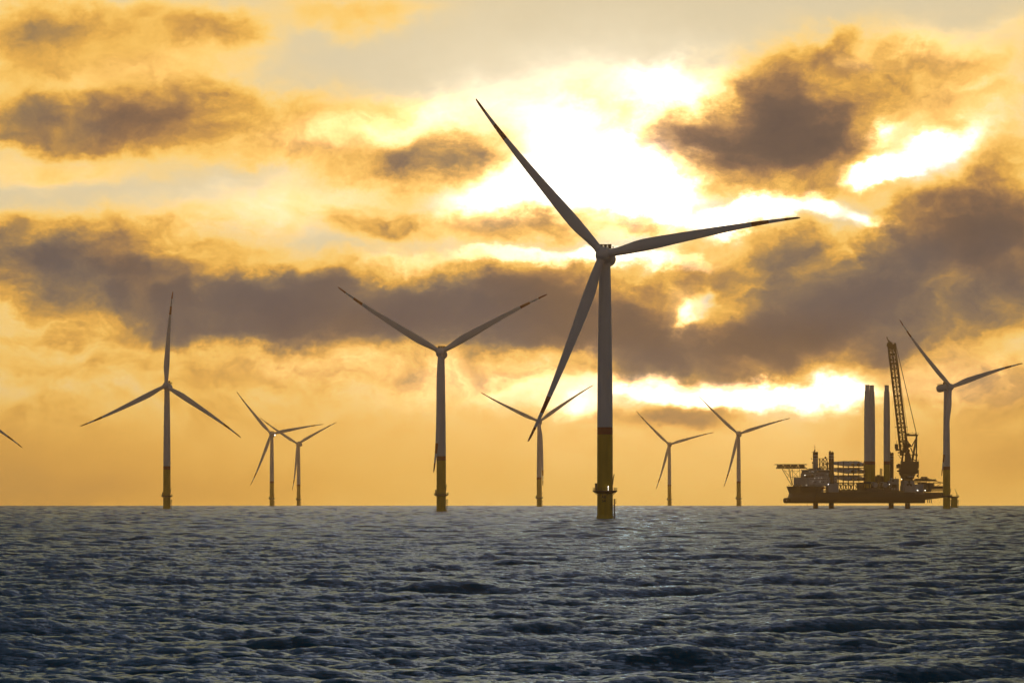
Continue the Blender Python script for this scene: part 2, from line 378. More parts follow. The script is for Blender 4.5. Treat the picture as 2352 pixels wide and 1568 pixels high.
# ------------------------------------------------------------------ mesh helper
class MB:
    def __init__(s): s.v = []; s.f = []; s.mi = []
    def add(s, vs, fs, mi=0):
        o = len(s.v); s.v += [tuple(p) for p in vs]
        for f in fs: s.f.append([i + o for i in f]); s.mi.append(mi)
        return s
    def box(s, x0, x1, y0, y1, z0, z1, mi=0, bev=0.0):
        x0, x1 = min(x0, x1), max(x0, x1); y0, y1 = min(y0, y1), max(y0, y1); z0, z1 = min(z0, z1), max(z0, z1)
        if bev > 0:
            bev = min(bev, (x1 - x0) / 3, (y1 - y0) / 3)
            pl = [(x0 + bev, y0), (x1 - bev, y0), (x1, y0 + bev), (x1, y1 - bev), (x1 - bev, y1), (x0 + bev, y1), (x0, y1 - bev), (x0, y0 + bev)]
            return s.prism(pl, z0, z1, mi)
        v = [(x, y, z) for z in (z0, z1) for y in (y0, y1) for x in (x0, x1)]
        return s.add(v, [(0, 2, 3, 1), (4, 5, 7, 6), (0, 1, 5, 4), (2, 6, 7, 3), (0, 4, 6, 2), (1, 3, 7, 5)], mi)
    def prism(s, poly, z0, z1, mi=0):
        n = len(poly)
        v = [(x, y, z0) for x, y in poly] + [(x, y, z1) for x, y in poly]
        f = [tuple(range(n))[::-1], tuple(range(n, 2 * n))] + [(i, (i + 1) % n, n + (i + 1) % n, n + i) for i in range(n)]
        return s.add(v, f, mi)
    def loft(s, rings, mi=0, cap=True, mis=None):
        n = len(rings[0]); o = len(s.v)
        for r in rings: s.v += [tuple(p) for p in r]
        for k in range(len(rings) - 1):
            for i in range(n):
                s.f.append([o + k * n + i, o + k * n + (i + 1) % n, o + (k + 1) * n + (i + 1) % n, o + (k + 1) * n + i])
                s.mi.append(mis[k] if mis else mi)
        if cap:
            s.f.append([o + i for i in range(n)][::-1]); s.mi.append(mis[0] if mis else mi)
            s.f.append([o + (len(rings) - 1) * n + i for i in range(n)]); s.mi.append(mis[-1] if mis else mi)
        return s
    def lathe(s, prof, seg=32, mis=None, mi=0, c=(0, 0, 0), axis='z', cap=True):
        rings = []
        for r, h in prof:
            ring = []
            for i in range(seg):
                a = 2 * PI * i / seg
                p = (r * math.cos(a), r * math.sin(a), h)
                if axis == 'y': p = (p[0], -p[2], p[1])      # height runs along -y
                ring.append((p[0] + c[0], p[1] + c[1], p[2] + c[2]))
            rings.append(ring)
        return s.loft(rings, mi, cap, mis)
    def tube(s, a, b, r, seg=6, mi=0, r2=None):
        a, b = Vector(a), Vector(b); d = (b - a)
        if d.length < 1e-6: return s
        d.normalize()
        u = d.orthogonal().normalized() if abs(d.z) > 0.999 else d.cross(Vector((0, 0, 1))).normalized()
        w = d.cross(u)
        rr = (r, r if r2 is None else r2)
        return s.loft([[tuple(p + (u * math.cos(2 * PI * i / seg) + w * math.sin(2 * PI * i / seg)) * q) for i in range(seg)] for p, q in ((a, rr[0]), (b, rr[1]))], mi)
    def path(s, pts, r, seg=6, mi=0):
        for a, b in zip(pts[:-1], pts[1:]): s.tube(a, b, r, seg, mi)
        return s
    def ball(s, c, r, mi=0, seg=10):
        prof = [(max(0.01, r * math.sin(PI * k / 6)), -r * math.cos(PI * k / 6)) for k in range(7)]
        return s.lathe(prof, seg, mi=mi, c=c)
    def truss(s, a, b, w, h, n, rc, rd, up=(0, 1, 0), taper=1.0):
        """four-chord lattice from a to b"""
        a, b = Vector(a), Vector(b); d = (b - a).normalized()
        x = d.cross(Vector(up)).normalized(); y = x.cross(d)
        def c(t, i):
            k = 1 + (taper - 1) * t
            sx, sy = ((-1, -1), (1, -1), (1, 1), (-1, 1))[i]
            return a + (b - a) * t + x * (sx * w * k / 2) + y * (sy * h * k / 2)
        for i in range(4):
            s.tube(c(0, i), c(1, i), rc)
            for k in range(n):
                t0, t1 = k / n, (k + 1) / n
                j = (i + 1) % 4
                if k % 2: s.tube(c(t0, i), c(t1, j), rd, 4)
                else: s.tube(c(t0, j), c(t1, i), rd, 4)
                s.tube(c(t0, i), c(t0, j), rd, 4)
        return s
    def mesh(s, name, mats, smooth=35):
        me = bpy.data.meshes.new(name)
        me.from_pydata(s.v, [], s.f)
        for mt in (mats if isinstance(mats, (list, tuple)) else [mats]): me.materials.append(mt)
        me.polygons.foreach_set('material_index', s.mi)
        me.update()
        if smooth:
            me.shade_smooth(); me.set_sharp_from_angle(angle=R(smooth))
        return me
    def obj(s, name, mats, parent=None, smooth=35, M=None):
        return place(s.mesh(name, mats, smooth), name, parent, M)
def place(me, name, parent=None, M=None):
    o = bpy.data.objects.new(name, me); C.objects.link(o)
    if parent is not None: o.parent = parent
    if M is not None: o.matrix_local = M
    return o
def thing(name, label, cat, loc, rz=0.0, group=None):
    o = bpy.data.objects.new(name, None); C.objects.link(o)
    o.empty_display_size = 2.0
    o.location = loc; o.rotation_euler = (0, 0, rz)
    tag(o, label, cat, group)
    return o
def tag(o, label, cat, group=None):
    o['label'] = label; o['category'] = cat
    if group: o['group'] = group
    return o
def ground(px, D):
    """point on the curved sea at distance D on the bearing of chart column px"""
    x = D * (px - CX) / F
    return Vector((x, D, -(x * x + D * D) / (2 * EARTH)))

# ------------------------------------------------------------------ paints
M_WHITE = mat('turbine_white', (0.62, 0.62, 0.60), 0.45, streak=0.12, vscale=0.5)
M_BLADE = mat('blade_white', (0.60, 0.60, 0.59), 0.40, var=0.08, vscale=0.15)
M_RED = mat('signal_red', (0.30, 0.035, 0.018), 0.5, streak=0.15, vscale=0.5)
M_TIP = mat('blade_red', (0.25, 0.022, 0.012), 0.5)
M_YEL = mat('sea_yellow', (0.66, 0.40, 0.012), 0.5, streak=0.28, vscale=0.55)
M_YEL2 = mat('splash_zone_yellow', (0.70, 0.44, 0.01), 0.4, streak=0.35, vscale=1.1)
M_STEEL = mat('dark_steel', (0.085, 0.075, 0.07), 0.55, var=0.2, vscale=0.6)
M_GALV = mat('galvanised_steel', (0.20, 0.19, 0.18), 0.5, metal=0.3)
M_BLACK = mat('black_paint', (0.025, 0.02, 0.02), 0.5)
M_LAMP = mat('lit_lamp', (1.0, 0.93, 0.78), 0.5, emit=6.0)
M_LAMP2 = mat('bright_lamp', (1.0, 0.93, 0.80), 0.5, emit=16.0)

# ------------------------------------------------------------------ wind turbine parts (metres, rotor facing -y)
HUB = 102.0
def blade_rings(L=77.3, n=36):
    fr = [0.021, 0.04, 0.07, 0.10, 0.13, 0.17, 0.21, 0.26, 0.32, 0.38, 0.45, 0.52, 0.59, 0.66, 0.72, 0.755, 0.80, 0.842, 0.88, 0.921, 0.945, 0.965, 0.98, 0.99, 0.996, 1.0]
    ch = [3.0, 3.0, 3.15, 3.5, 3.95, 4.45, 4.70, 4.62, 4.35, 4.0, 3.6, 3.22, 2.82, 2.42, 2.08, 1.90, 1.68, 1.46, 1.27, 1.10, 1.0, 0.92, 0.80, 0.66, 0.46, 0.16]
    th = [1.0, 1.0, 0.95, 0.82, 0.68, 0.54, 0.45, 0.38, 0.33, 0.30, 0.27, 0.25, 0.24, 0.22, 0.21, 0.21, 0.2, 0.2, 0.19, 0.19, 0.18, 0.18, 0.18, 0.18, 0.18, 0.18]
    rings, mis = [], []
    for f, c, t in zip(fr, ch, th):
        k = min(1.0, max(0.0, (f - 0.04) / 0.15)); k = k * k * (3 - 2 * k)
        tw = R(13) * (1 - f) ** 2 * k + R(1.5)
        bend = -3.6 * max(0, f - 0.08) ** 2 - 77 * f * math.sin(R(2.0))
        sweep = 0.3 * k * (1 - f) - 5.6 * f * (1 - f) * f
        ring = []
        for i in range(n):
            a = 2 * PI * i / n
            cx, cy = 0.5 * c * math.cos(a), 0.5 * c * math.sin(a)
            ax = 0.5 * c * math.cos(a) - 0.17 * c
            ay = 0.5 * c * t * math.sin(a) * (0.62 + 0.38 * math.cos(a)) * 1.1
            x = cx * (1 - k) + ax * k; y = cy * (1 - k) + ay * k
            ring.append((x * math.cos(tw) - y * math.sin(tw) + sweep, x * math.sin(tw) + y * math.cos(tw) + bend, f * L))
        rings.append(ring)
    for f in fr[:-1]:
        mis.append(1 if (0.75 < f < 0.84 or f > 0.92) else 0)
    return rings, mis
rg, mi_ = blade_rings()
ME_BLADE = MB().loft(rg, mis=mi_).mesh('blade', [M_BLADE, M_TIP], 50)

t = MB()
zs = [11.15, 20, 30, 32.6, 35.5, 45, 55, 65, 75, 85, 92, 98.7]
rs = [3.0, 3.0, 2.99, 2.98, 2.97, 2.92, 2.83, 2.70, 2.56, 2.40, 2.27, 2.12]
t.lathe(list(zip(rs, zs)), 48, mis=[2, 2, 2, 1, 0, 0, 0, 0, 0, 0, 0])
for z, r in ((35.5, 2.97), (58, 2.80), (80, 2.48)): t.lathe([(r + 0.02, z - 0.09), (r + 0.05, z), (r + 0.02, z + 0.09)], 48, cap=False, mi=0)
ME_TOWER = t.mesh('tower', [M_WHITE, M_RED, M_YEL])
t = MB().lathe([(3.26, -4), (3.26, 1.55), (3.2, 1.65), (2.99, 1.70), (2.99, 10.6)], 48, mis=[1, 1, 1, 0])
ME_TP = t.mesh('transition_piece', [M_YEL, M_YEL2])
t = MB().lathe([(3.0, 9.95), (3.15, 10.05), (4.55, 10.75), (4.72, 10.8), (4.72, 11.12), (3.02, 11.14)], 40, cap=False)
for k in range(12):
    a = 2 * PI * (k + .5) / 12
    t.tube((3.0 * math.cos(a), 3.0 * math.sin(a), 9.4), (4.5 * math.cos(a), 4.5 * math.sin(a), 10.72), 0.10)
ME_PLAT = t.mesh('work_platform', M_STEEL)
t = MB()
ring = [(4.62 * math.cos(2 * PI * k / 40), 4.62 * math.sin(2 * PI * k / 40)) for k in range(41)]
for z in (11.7, 12.25): t.path([(x, y, z) for x, y in ring], 0.045, 4)
t.path([(x, y, 11.2) for x, y in ring], 0.07, 4)
for k in range(0, 40, 2): t.tube((ring[k][0], ring[k][1], 11.1), (ring[k][0], ring[k][1], 12.28), 0.055, 5)
for a in (0.02, -0.45, PI - 0.02, PI + 0.4):                        # little gates
    t.box(4.05 * math.cos(a) - 0.1, 4.05 * math.cos(a) + 0.1, 4.05 * math.sin(a) - 0.1, 4.05 * math.sin(a) + 0.1, 11.12, 12.3)
ME_RAIL = t.mesh('railing', M_STEEL)
t = MB().box(-3.85, -3.02, -1.5, -0.3, 11.13, 13.9, bev=0.06)
t.box(-3.9, -2.97, -1.55, -0.25, 13.9, 13.98)
ME_CAB = t.mesh('control_cabinet', M_STEEL)
t = MB().tube((2.75, 2.2, 11.1), (2.75, 2.2, 13.6), 0.24, 10).tube((2.75, 2.2, 13.4), (3.05, 2.3, 14.9), 0.20, 8).tube((3.0, 2.3, 14.7), (3.52, 2.5, 17.4), 0.19, 8)
t.box(3.36, 3.64, 2.35, 2.65, 16.9, 17.5).tube((3.05, 2.6, 13.3), (3.35, 2.55, 16.2), 0.07)
ME_DAVIT = t.mesh('davit_crane', M_STEEL)
t = MB()
for y in (-0.75, 0.75):
    t.tube((3.72, y, -3), (3.72, y, 8.05), 0.17, 8)
    for z in (1.2, 4.9, 5.6): t.tube((2.9, y, z), (3.72, y, z), 0.11, 6)
for k in range(24): t.tube((3.5, -0.28, -1 + k * 0.33), (3.5, 0.28, -1 + k * 0.33), 0.035, 4)
for y in (-0.3, 0.3): t.tube((3.5, y, -2), (3.5, y, 7.9), 0.06, 5)
ME_LAND = t.mesh('boat_landing', M_STEEL)
t = MB().box(2.9, 4.28, -1.0, 1.0, 6.45, 6.6)
for x, y in ((4.22, -0.95), (4.22, 0.95), (4.22, 0), (3.2, -0.95), (3.2, 0.95)): t.tube((x, y, 6.6), (x, y, 7.9), 0.05, 5)
for z in (7.25, 7.9): t.path([(3.0, -0.95, z), (4.22, -0.95, z), (4.22, 0.95, z), (3.0, 0.95, z)], 0.04, 4)
t.tube((3.0, 0.8, 5.6), (4.2, 0.8, 6.45), 0.06, 4).tube((3.0, -0.8, 5.6), (4.2, -0.8, 6.45), 0.06, 4)
ME_REST = t.mesh('rest_platform', M_STEEL)
ME_LIGHT = MB().ball((1.25, -4.15, 12.75), 0.12).tube((1.25, -4.15, 11.1), (1.25, -4.15, 12.6), 0.04, 5).mesh('platform_lamp', [M_LAMP])
# nacelle (origin on the rotor axis above the tower)
t = MB().lathe([(2.5, -10.2), (2.9, -9.9), (3.05, -9.0), (3.05, -0.6), (3.05, -0.2)], 40, axis='y')
t.lathe([(2.9, -0.4), (3.28, -0.2), (3.32, 0.0), (3.32, 2.5), (3.2, 2.75), (2.6, 2.9)], 48, axis='y')
t.lathe([(2.15, 2.8), (2.15, 3.3)], 36, axis='y')
t.lathe([(2.2, -4.2), (2.2, -2.4)], 32, c=(0, 0, 0))
ME_NAC = t.mesh('nacelle', [M_WHITE])
t = MB()
t.box(-2.35, 2.35, 1.0, 1.5, 4.55, 4.75)
for x in (-2.35, -0.8, 0.75, 2.2): t.box(x, x + 0.15, 1.0, 1.5, 2.6, 4.55)
for x in (-2.2, -0.62, 0.93): t.box(x + 0.08, x + 1.22, 1.15, 1.35, 3.1, 4.55)
ME_COOL = t.mesh('cooler', M_BLACK)
t = MB().box(-2.5, 2.5, 3.0, 9.6, 2.95, 3.1)
for x in (-2.45, 2.45):
    t.tube((x, 3.0, 4.15), (x, 9.55, 4.15), 0.06, 4); t.tube((x, 3.0, 3.6), (x, 9.55, 3.6), 0.05, 4)
    for k in range(8): t.tube((x, 3.05 + k * 0.93, 3.1), (x, 3.05 + k * 0.93, 4.15), 0.05, 4)
t.tube((-2.45, 9.55, 4.15), (2.45, 9.55, 4.15), 0.06, 4)
ME_HELI = t.mesh('hoist_platform', M_STEEL)
ME_VANE = MB().tube((2.9, 1.2, 2.2), (2.9, 1.2, 3.9), 0.05, 4).tube((2.7, 1.2, 3.8), (3.2, 1.2, 3.8), 0.05, 4).ball((3.15, 1.2, 3.8), 0.14).mesh('wind_sensor', M_BLACK)
# hub and blade collars (origin at rotor centre)
t = MB().lathe([(2.1, -2.3), (2.5, -2.0), (2.72, -1.2), (2.75, 0.0), (2.66, 0.9), (2.35, 1.7), (1.75, 2.35), (0.9, 2.7), (0.02, 2.8)], 48, axis='y')
ME_HUB = t.mesh('hub', M_WHITE)
def collar_mesh():
    return MB().lathe([(1.66, 1.6), (1.66, 2.95), (1.55, 3.05)], 36, cap=True).mesh('blade_collar', M_WHITE)
ME_COLLAR = collar_mesh()
ME_NLAMP = MB().ball((3.35, 4.0, -0.6), 0.55).mesh('nacelle_lamp', [M_LAMP2])

ROTOR_Y = -5.6
def rz(a): return Matrix.Rotation(a, 4, 'Z')
def rx(a): return Matrix.Rotation(a, 4, 'X')
def ry(a): return Matrix.Rotation(a, 4, 'Y')
def tr(x, y, z): return Matrix.Translation((x, y, z))
def text_mesh(s, size, r, x0, z0, material, name):
    cu = bpy.data.curves.new(name, 'FONT')
    cu.body = s; cu.size = size; cu.align_x = 'CENTER'; cu.offset = size * 0.012
    ob = bpy.data.objects.new(name, cu); C.objects.link(ob)
    me = bpy.data.meshes.new_from_object(ob.evaluated_get(bpy.context.evaluated_depsgraph_get()))
    bpy.data.objects.remove(ob)
    for v in me.vertices:
        x, z = v.co.x + x0, v.co.y + z0
        v.co = (x, -math.sqrt(r * r - x * x) if r else 0.0, z)
    me.materials.clear(); me.materials.append(material)
    me.name = name
    return me
def join_into(me_a, me_b):
    import bmesh
    bm = bmesh.new(); bm.from_mesh(me_a); bm.from_mesh(me_b); bm.to_mesh(me_a); bm.free()
    return me_a

GROUP = 'wind turbines standing in the sea'
def turbine(px, hub_px, label, theta, yaw, extra=None):
    """px: chart column of the tower, hub_px: hub height on the chart, theta: clockwise angle of one blade"""
    D = HUB * F / hub_px
    g = ground(px, D)
    az = math.atan2(g.x, g.y)
    root = thing('wind_turbine', label, 'wind turbine', g, 0.0, GROUP)
    B = rz(-az)
    place(ME_TP, 'transition_piece', root, B)
    place(ME_TOWER, 'tower', root, B)
    pl = place(ME_PLAT, 'work_platform', root, B)
    for me, nm in ((ME_RAIL, 'railing'), (ME_CAB, 'control_cabinet'), (ME_DAVIT, 'davit_crane')):
        place(me, nm, pl)
    if extra == 'text': place(ME_LIGHT, 'platform_lamp', pl)
    bl = place(ME_LAND, 'boat_landing', root, B)
    place(ME_REST, 'rest_platform', bl)
    N = rz(R(yaw) - az) @ tr(0, 0, HUB - 1.15) @ rx(R(-5.0))
    nc = place(ME_NAC, 'nacelle', root, N)
    place(ME_COOL, 'cooler', nc); place(ME_HELI, 'hoist_platform', nc); place(ME_VANE, 'wind_sensor', nc)
    if extra == 'lamp': place(ME_NLAMP, 'nacelle_lamp', nc)
    Rm = N @ tr(0, ROTOR_Y, 0)
    hub = place(ME_HUB, 'hub', root, Rm)
    for k in range(3):
        a = R(theta + 120 * k)
        bld = place(ME_BLADE, 'blade', root, Rm @ ry(a))
        place(ME_COLLAR, 'blade_collar', bld)
    if extra == 'text':
        tm = join_into(text_mesh('AB', 1.5, 3.05, -0.45, 8.25, M_BLACK, 'number_marking'), text_mesh('54', 1.5, 3.05, -0.45, 6.75, M_BLACK, 'number_marking'))
        place(tm, 'number_marking', root, B)
    return root
turbine(1389.5, 612, 'tallest nearest wind turbine with AB 54 painted on its yellow base', 80.6, -8, 'text')
turbine(1013.5, 368, 'second tallest wind turbine, one blade hanging straight down along its tower', 62.3, -6)
turbine(383.5, 285, 'wind turbine at the left with one blade pointing straight up', 4.2, -10)
turbine(2174.0, 282, 'wind turbine beside the jack-up vessel, its rotor turned side-on to the right', 75.0, 39)
turbine(1238.5, 197, 'smaller wind turbine overlapped by the lowest blade of the tallest turbine', 56.5, -2)
turbine(624.5, 167, 'faint distant wind turbine with a white light glowing at its nacelle', 80.4, -12, 'lamp')
turbine(686.0, 143.5, 'hazy distant wind turbine, right one of the close faint pair', 63.5, -20)
turbine(1537.5, 142, 'faintest wind turbine, thin and golden in the haze right of the tallest turbine', 75.5, -6)
turbine(1696.5, 167, 'brown distant wind turbine between the faintest turbine and the jack-up vessel', 74.0, -8)
turbine(-92.0, 240, 'wind turbine mostly cut off by the left edge, only one blade tip in view', 4.2, -10)

# bare foundation without a tower
g = ground(2191.5, 5490)
st = thing('turbine_foundation', 'bare yellow turbine foundation with a work platform and no tower, right of the jack-up vessel', 'foundation', g)
place(ME_TP, 'transition_piece', st)
pl = place(ME_PLAT, 'work_platform', st)
place(ME_RAIL, 'railing', pl)
dv = place(MB().tube((2.6, -0.5, 11.1), (2.6, -0.5, 13.2), 0.4, 8).tube((2.6, -0.5, 13.0), (1.9, -0.5, 15.6), 0.34, 8, r2=0.25).tube((1.9, -0.5, 15.5), (0.4, -0.5, 18.6), 0.26, 8, r2=0.12).mesh('davit_crane', M_STEEL), 'davit_crane', pl)
bl = place(ME_LAND, 'boat_landing', st)
place(ME_REST, 'rest_platform', bl)
# ------------------------------------------------------------------ jack-up installation vessel
M_HULL = mat('hull_blue_black', (0.020, 0.018, 0.025), 0.5, var=0.25, vscale=0.12)
M_ANTI = mat('hull_red_brown', (0.034, 0.017, 0.014), 0.55, var=0.3, vscale=0.15)
M_HOUSE = mat('ship_white', (0.38, 0.37, 0.36), 0.5, streak=0.18, vscale=0.35)
M_DECK = mat('deck_grey_brown', (0.10, 0.085, 0.075), 0.6, var=0.25, vscale=0.2)
M_LEG = mat('leg_red_brown', (0.045, 0.018, 0.014), 0.55, var=0.25, vscale=0.2)
M_GLASS = mat('bridge_glass', (0.02, 0.022, 0.025), 0.08)
M_CRANE = mat('crane_dark', (0.050, 0.036, 0.034), 0.5, var=0.2, vscale=0.2)
M_ROPE = mat('wire_rope', (0.05, 0.045, 0.04), 0.5)
M_LETTER = mat('pale_lettering', (0.35, 0.34, 0.33), 0.5)
M_LOGO = mat('logo_dark_blue', (0.045, 0.048, 0.06), 0.5)
PSI = R(20.0)
SX = 1799.5                                    # chart column of the bow
DS = 4880.0
gs = ground(SX, DS)
cp, sp = math.cos(PSI), math.sin(PSI)
def W(u, d, z): return (u * cp + d * sp, -u * sp + d * cp, z)          # from (across view, away, up) to ship axes
def S(u, y): return (u + y * sp) / cp                                   # ship station of across-view u at ship side y
ship = thing('jack_up_vessel', 'dark jack-up installation vessel raised on four legs, with helideck and tall lattice crane', 'ship', gs, PSI)
# hull: plan outlines lofted upward
def outline(s0, w, aft, blunt=7.0):
    pts = [(s0, 0), (s0 + blunt * 0.25, -w * 0.38), (s0 + blunt, -w * 0.68), (s0 + blunt * 2.6, -w)]
    pts += [(aft, -w), (aft, w)]
    pts += [(s0 + blunt * 2.6, w), (s0 + blunt, w * 0.68), (s0 + blunt * 0.25, w * 0.38)]
    return pts
def lv(z, s0, w, aft, bl): return [(x, y, z) for x, y in outline(s0, w, aft, bl)]
t = MB().loft([lv(4.9, 6.5, 18.6, 124, 6), lv(6.5, 5.0, 19.5, 124, 6), lv(9.6, 5.2, 19.5, 124, 6), lv(10.4, 5.8, 19.5, 124, 6), lv(13.3, 6.6, 19.5, 124, 6), lv(14.4, 6.3, 19.5, 124, 6)], mis=[1, 1, 1, 0, 0])
t.loft([lv(14.4, 6.3, 19.45, 27, 6), lv(16.5, 5.4, 19.45, 27, 6), lv(18.9, 4.3, 19.45, 27, 6.5), lv(19.4, 4.2, 19.45, 27, 6.5)], mi=0)
t.loft([[(124, -19.5, 7.8), (124, 19.5, 7.8), (124, 19.5, 10.4), (124, -19.5, 10.4)], [(141, -19.5, 9.6), (141, 19.5, 9.6), (141, 19.5, 10.4), (141, -19.5, 10.4)]], mi=1)
t.box(124, 141, -19.5, 19.5, 10.4, 14.2, 0)
hull = t.obj('hull', [M_HULL, M_ANTI], ship, 30)
t = MB()
prof = [(0.6, 0.0), (1.7, 0.25), (2.2, 0.8), (2.35, 2.0), (2.35, 12.0)]
t.loft([[(x, 0.75 * r * math.cos(a) * 1.2, 7.25 + r * (abs(math.sin(a)) ** 0.7) * (1 if math.sin(a) > 0 else -1)) for a in [2 * PI * i / 20 for i in range(20)]] for r, x in prof], mi=0)
t.obj('bulbous_bow', M_ANTI, hull)
MB().lathe([(0.55, 0), (0.55, 0.06)], 16, c=(1.9, -2.05, 7.4), axis='y').obj('bow_mark', M_LETTER, hull)
t = MB()
for k in range(3):
    s0 = S(125.2 + k * 1.7, -15.0)
    t.tube((s0, -15.0, 9.0), (s0 + 0.7, -15.0, 5.2), 0.42, 8)
t.obj('stern_pipe', M_STEEL, hull)
MB().tube((S(20.0, -12), -12, 5.2), (S(20.0, -12), -12, -2), 0.10, 6).obj('water_intake_pipe', M_STEEL, hull)
tm = text_mesh('SEA CHALLENGER', 1.15, 0, 0, 0, M_LETTER, 'name_lettering')
o = place(tm, 'name_lettering', hull, tr(S(118.6, -19.56), -19.56, 12.9))
# bulwark and deck rails
t = MB()
t.path([(4.6, 0, 20.5), (6.0, -7.4, 20.5), (10.8, -13.2, 20.5), (21, -19.3, 20.5), (27, -19.3, 20.5)], 0.09, 4)
for x, y in ((4.6, 0), (6.0, -7.4), (8.4, -10.4), (10.8, -13.2), (15.9, -16.3), (21, -19.3), (27, -19.3)): t.tube((x, y, 19.3), (x, y, 20.5), 0.09, 4)
for k in range(3): t.box(7.0 + k * 2.2, 8.2 + k * 2.2, -5 - 2.2 * k, -3.8 - 2.2 * k, 19.4, 20.6 + (k % 2) * 0.8)
t.obj('bow_railing', M_STEEL, hull)
t = MB()
for z in (15.0, 15.5): t.tube((45, -19.3, z), (141, -19.3, z), 0.07, 4)
for k in range(49): t.tube((45 + 2 * k, -19.3, 14.3), (45 + 2 * k, -19.3, 15.5), 0.07, 4)
t.box(48, 104, -19.2, -18.9, 14.4, 15.6)
t.obj('deck_railing', M_STEEL, hull)

# legs
def leg(s0, y, top, white):
    t = MB()
    zz = [-8, 14.4, top - 5.6, top - 4.4, top - 3.4, top - 2.2, top - 1.0, top]
    mis = [0, 2, 1, 0, 1, 0, 0] if white else [0, 0, 1, 0, 1, 0, 0]
    t.lathe([(2.2, z) for z in zz], 28, mis=mis)
    t.box(s0 * 0 - 1.8, -0.4, -0.5, 0.5, top, top + 0.9).box(0.8, 1.5, -0.4, 0.4, top, top + 0.5)
    t.tube((-1.1, 0, top), (-1.1, 0, top + 1.3), 0.3, 6)
    return t.obj('leg', [M_LEG, M_HOUSE, M_HOUSE], ship, M=tr(s0, y, 0))
leg_a = leg(S(28.9, 15.5), 15.5, 48.7, True)
leg(S(40.9, -15.5), -15.5, 48.6, False)
leg(S(95.7, 15.5), 15.5, 48.4, False)
leg(S(107.9, -15.5), -15.5, 44.0, False)
t = MB()
t.tube((-0.7, 0, 48.7), (-0.7, 0, 51.6), 0.32, 6).tube((-0.7, 0, 51.4), (-0.7, 0, 55.4), 0.16, 5).box(-1.3, -0.1, -0.5, 0.5, 50.0, 50.7)
t.tube((-1.6, 0, 52.8), (0.2, 0, 52.8), 0.1, 4).box(-3.2, 1.6, -2, 2, 48.7, 48.95)
t.tube((-4.6, -1, 43.0), (-1.6, -1, 43.0), 0.22, 5).tube((-4.5, -1, 42.8), (-4.5, -1, 44.3), 0.22, 5).tube((-3.6, -1, 40.2), (-2, -1, 39.8), 0.16, 5).tube((-3.6, -1, 39.8), (-3.6, -1, 41), 0.16, 5)
for k in range(5): t.box(-2.5, -2.1, -0.6, 0.6, 44 + k * 0.9, 44.4 + k * 0.9)
t.obj('signal_mast', M_STEEL, leg_a)

# accommodation block
t = MB()
t.box(16, 43.3, -16.9, 16.9, 20.0, 27.0, bev=1.2)
t.box(16, 27, -16.5, 16.5, 19.3, 20.1)
t.box(22, 41, -15.5, 15.5, 27.0, 30.4, bev=0.8)
t.box(27, 35.0, -5, 16.0, 14.4, 20.0)
house = t.obj('accommodation_block', M_HOUSE, ship)
t = MB().box(24.0, 35.2, -17.6, 17.6, 30.4, 31.5)
t.box(24.3, 34.9, -17.3, 17.3, 31.5, 32.7)
t.box(23.6, 35.6, -17.9, 17.9, 32.7, 33.6)
t.box(26, 33, -6, 6, 33.6, 34.6).box(24.6, 26.2, -13, -10, 33.6, 34.6)
br = t.obj('bridge', M_HOUSE, house)
t = MB().box(24.25, 34.95, -17.36, -17.3, 31.55, 32.65).box(24.24, 24.3, -17.2, 17.2, 31.55, 32.65)
t.obj('bridge_window', M_GLASS, br)
t = MB()
for k in range(11): t.box(24.9 + k * 0.92, 25.0 + k * 0.92, -17.42, -17.36, 31.5, 32.7)
t.obj('window_bar', M_HOUSE, br)
t = MB()
for z, s1, s2, y in ((25.1, 18, 42, -16.93), (22.6, 18, 42, -16.93), (28.6, 24, 40, -15.53)):
    k = s1
    while k < s2:
        if random.random() < 0.62: t.box(k, k + 0.75, y, y + 0.1, z, z + 0.8)
        k += 1.9
t.obj('cabin_window', M_GLASS, house)
t = MB()
for z, s1, s2, w in ((27.05, 16.3, 22, 16.2), (30.45, 22.3, 24, 15), (33.65, 24, 35, 17.3)):
    for zz in (z + 0.55, z + 1.1): t.tube((s1, -w, zz), (s2, -w, zz), 0.06, 4); t.tube((s1, -w, zz), (s1, w, zz), 0.06, 4)
    for k in range(int((s2 - s1) / 1.6) + 1): t.tube((s1 + 1.6 * k, -w, z), (s1 + 1.6 * k, -w, z + 1.1), 0.06, 4)
t.box(17, 20, -12, -9.5, 27, 28.3).box(20.2, 21.6, -14.5, -12.5, 27, 29.2).tube((18.5, -14, 27), (18.5, -14, 30), 0.15, 5)
t.obj('deck_fitting', M_STEEL, house)
tm = text_mesh('A2SEA', 2.1, 0, 0, 0, M_LOGO, 'company_lettering')
place(tm, 'company_lettering', house, tr(S(42.7, -16.97), -16.97, 22.6))
MB().box(S(38.3, -19.3), S(47.0, -19.3), -19.35, -12.5, 14.4, 21.7).obj('leg_jacking_house', M_HOUSE, ship)
t = MB().box(S(27.2, -18.6), S(36.0, -18.6), -18.8, -17.0, 15.0, 16.1).box(S(27.0, -17), S(37.8, -17), -17.2, -12, 19.3, 20.0)
t.obj('lifeboat_platform', M_HOUSE, ship)
t = MB()
t.loft([[(x, -16.0 + 1.25 * k * math.cos(a), 18.0 + 1.0 * k * math.sin(a)) for a in [2 * PI * i / 12 for i in range(12)]] for x, k in ((S(29.5, -16), 0.25), (S(30.2, -16), 0.85), (S(31, -16), 1), (S(34, -16), 1), (S(35, -16), 0.8), (S(35.6, -16), 0.25))])
t.obj('lifeboat', M_RED, ship)
t = MB().tube((S(24.9, -9), -9, 33.6), (S(24.9, -9), -9, 38.4), 0.16, 6).ball((S(24.9, -9), -9, 39.4), 0.75)
t.tube((S(22.6, -9), -9, 30.4), (S(22.6, -9), -9, 35), 0.12, 5)
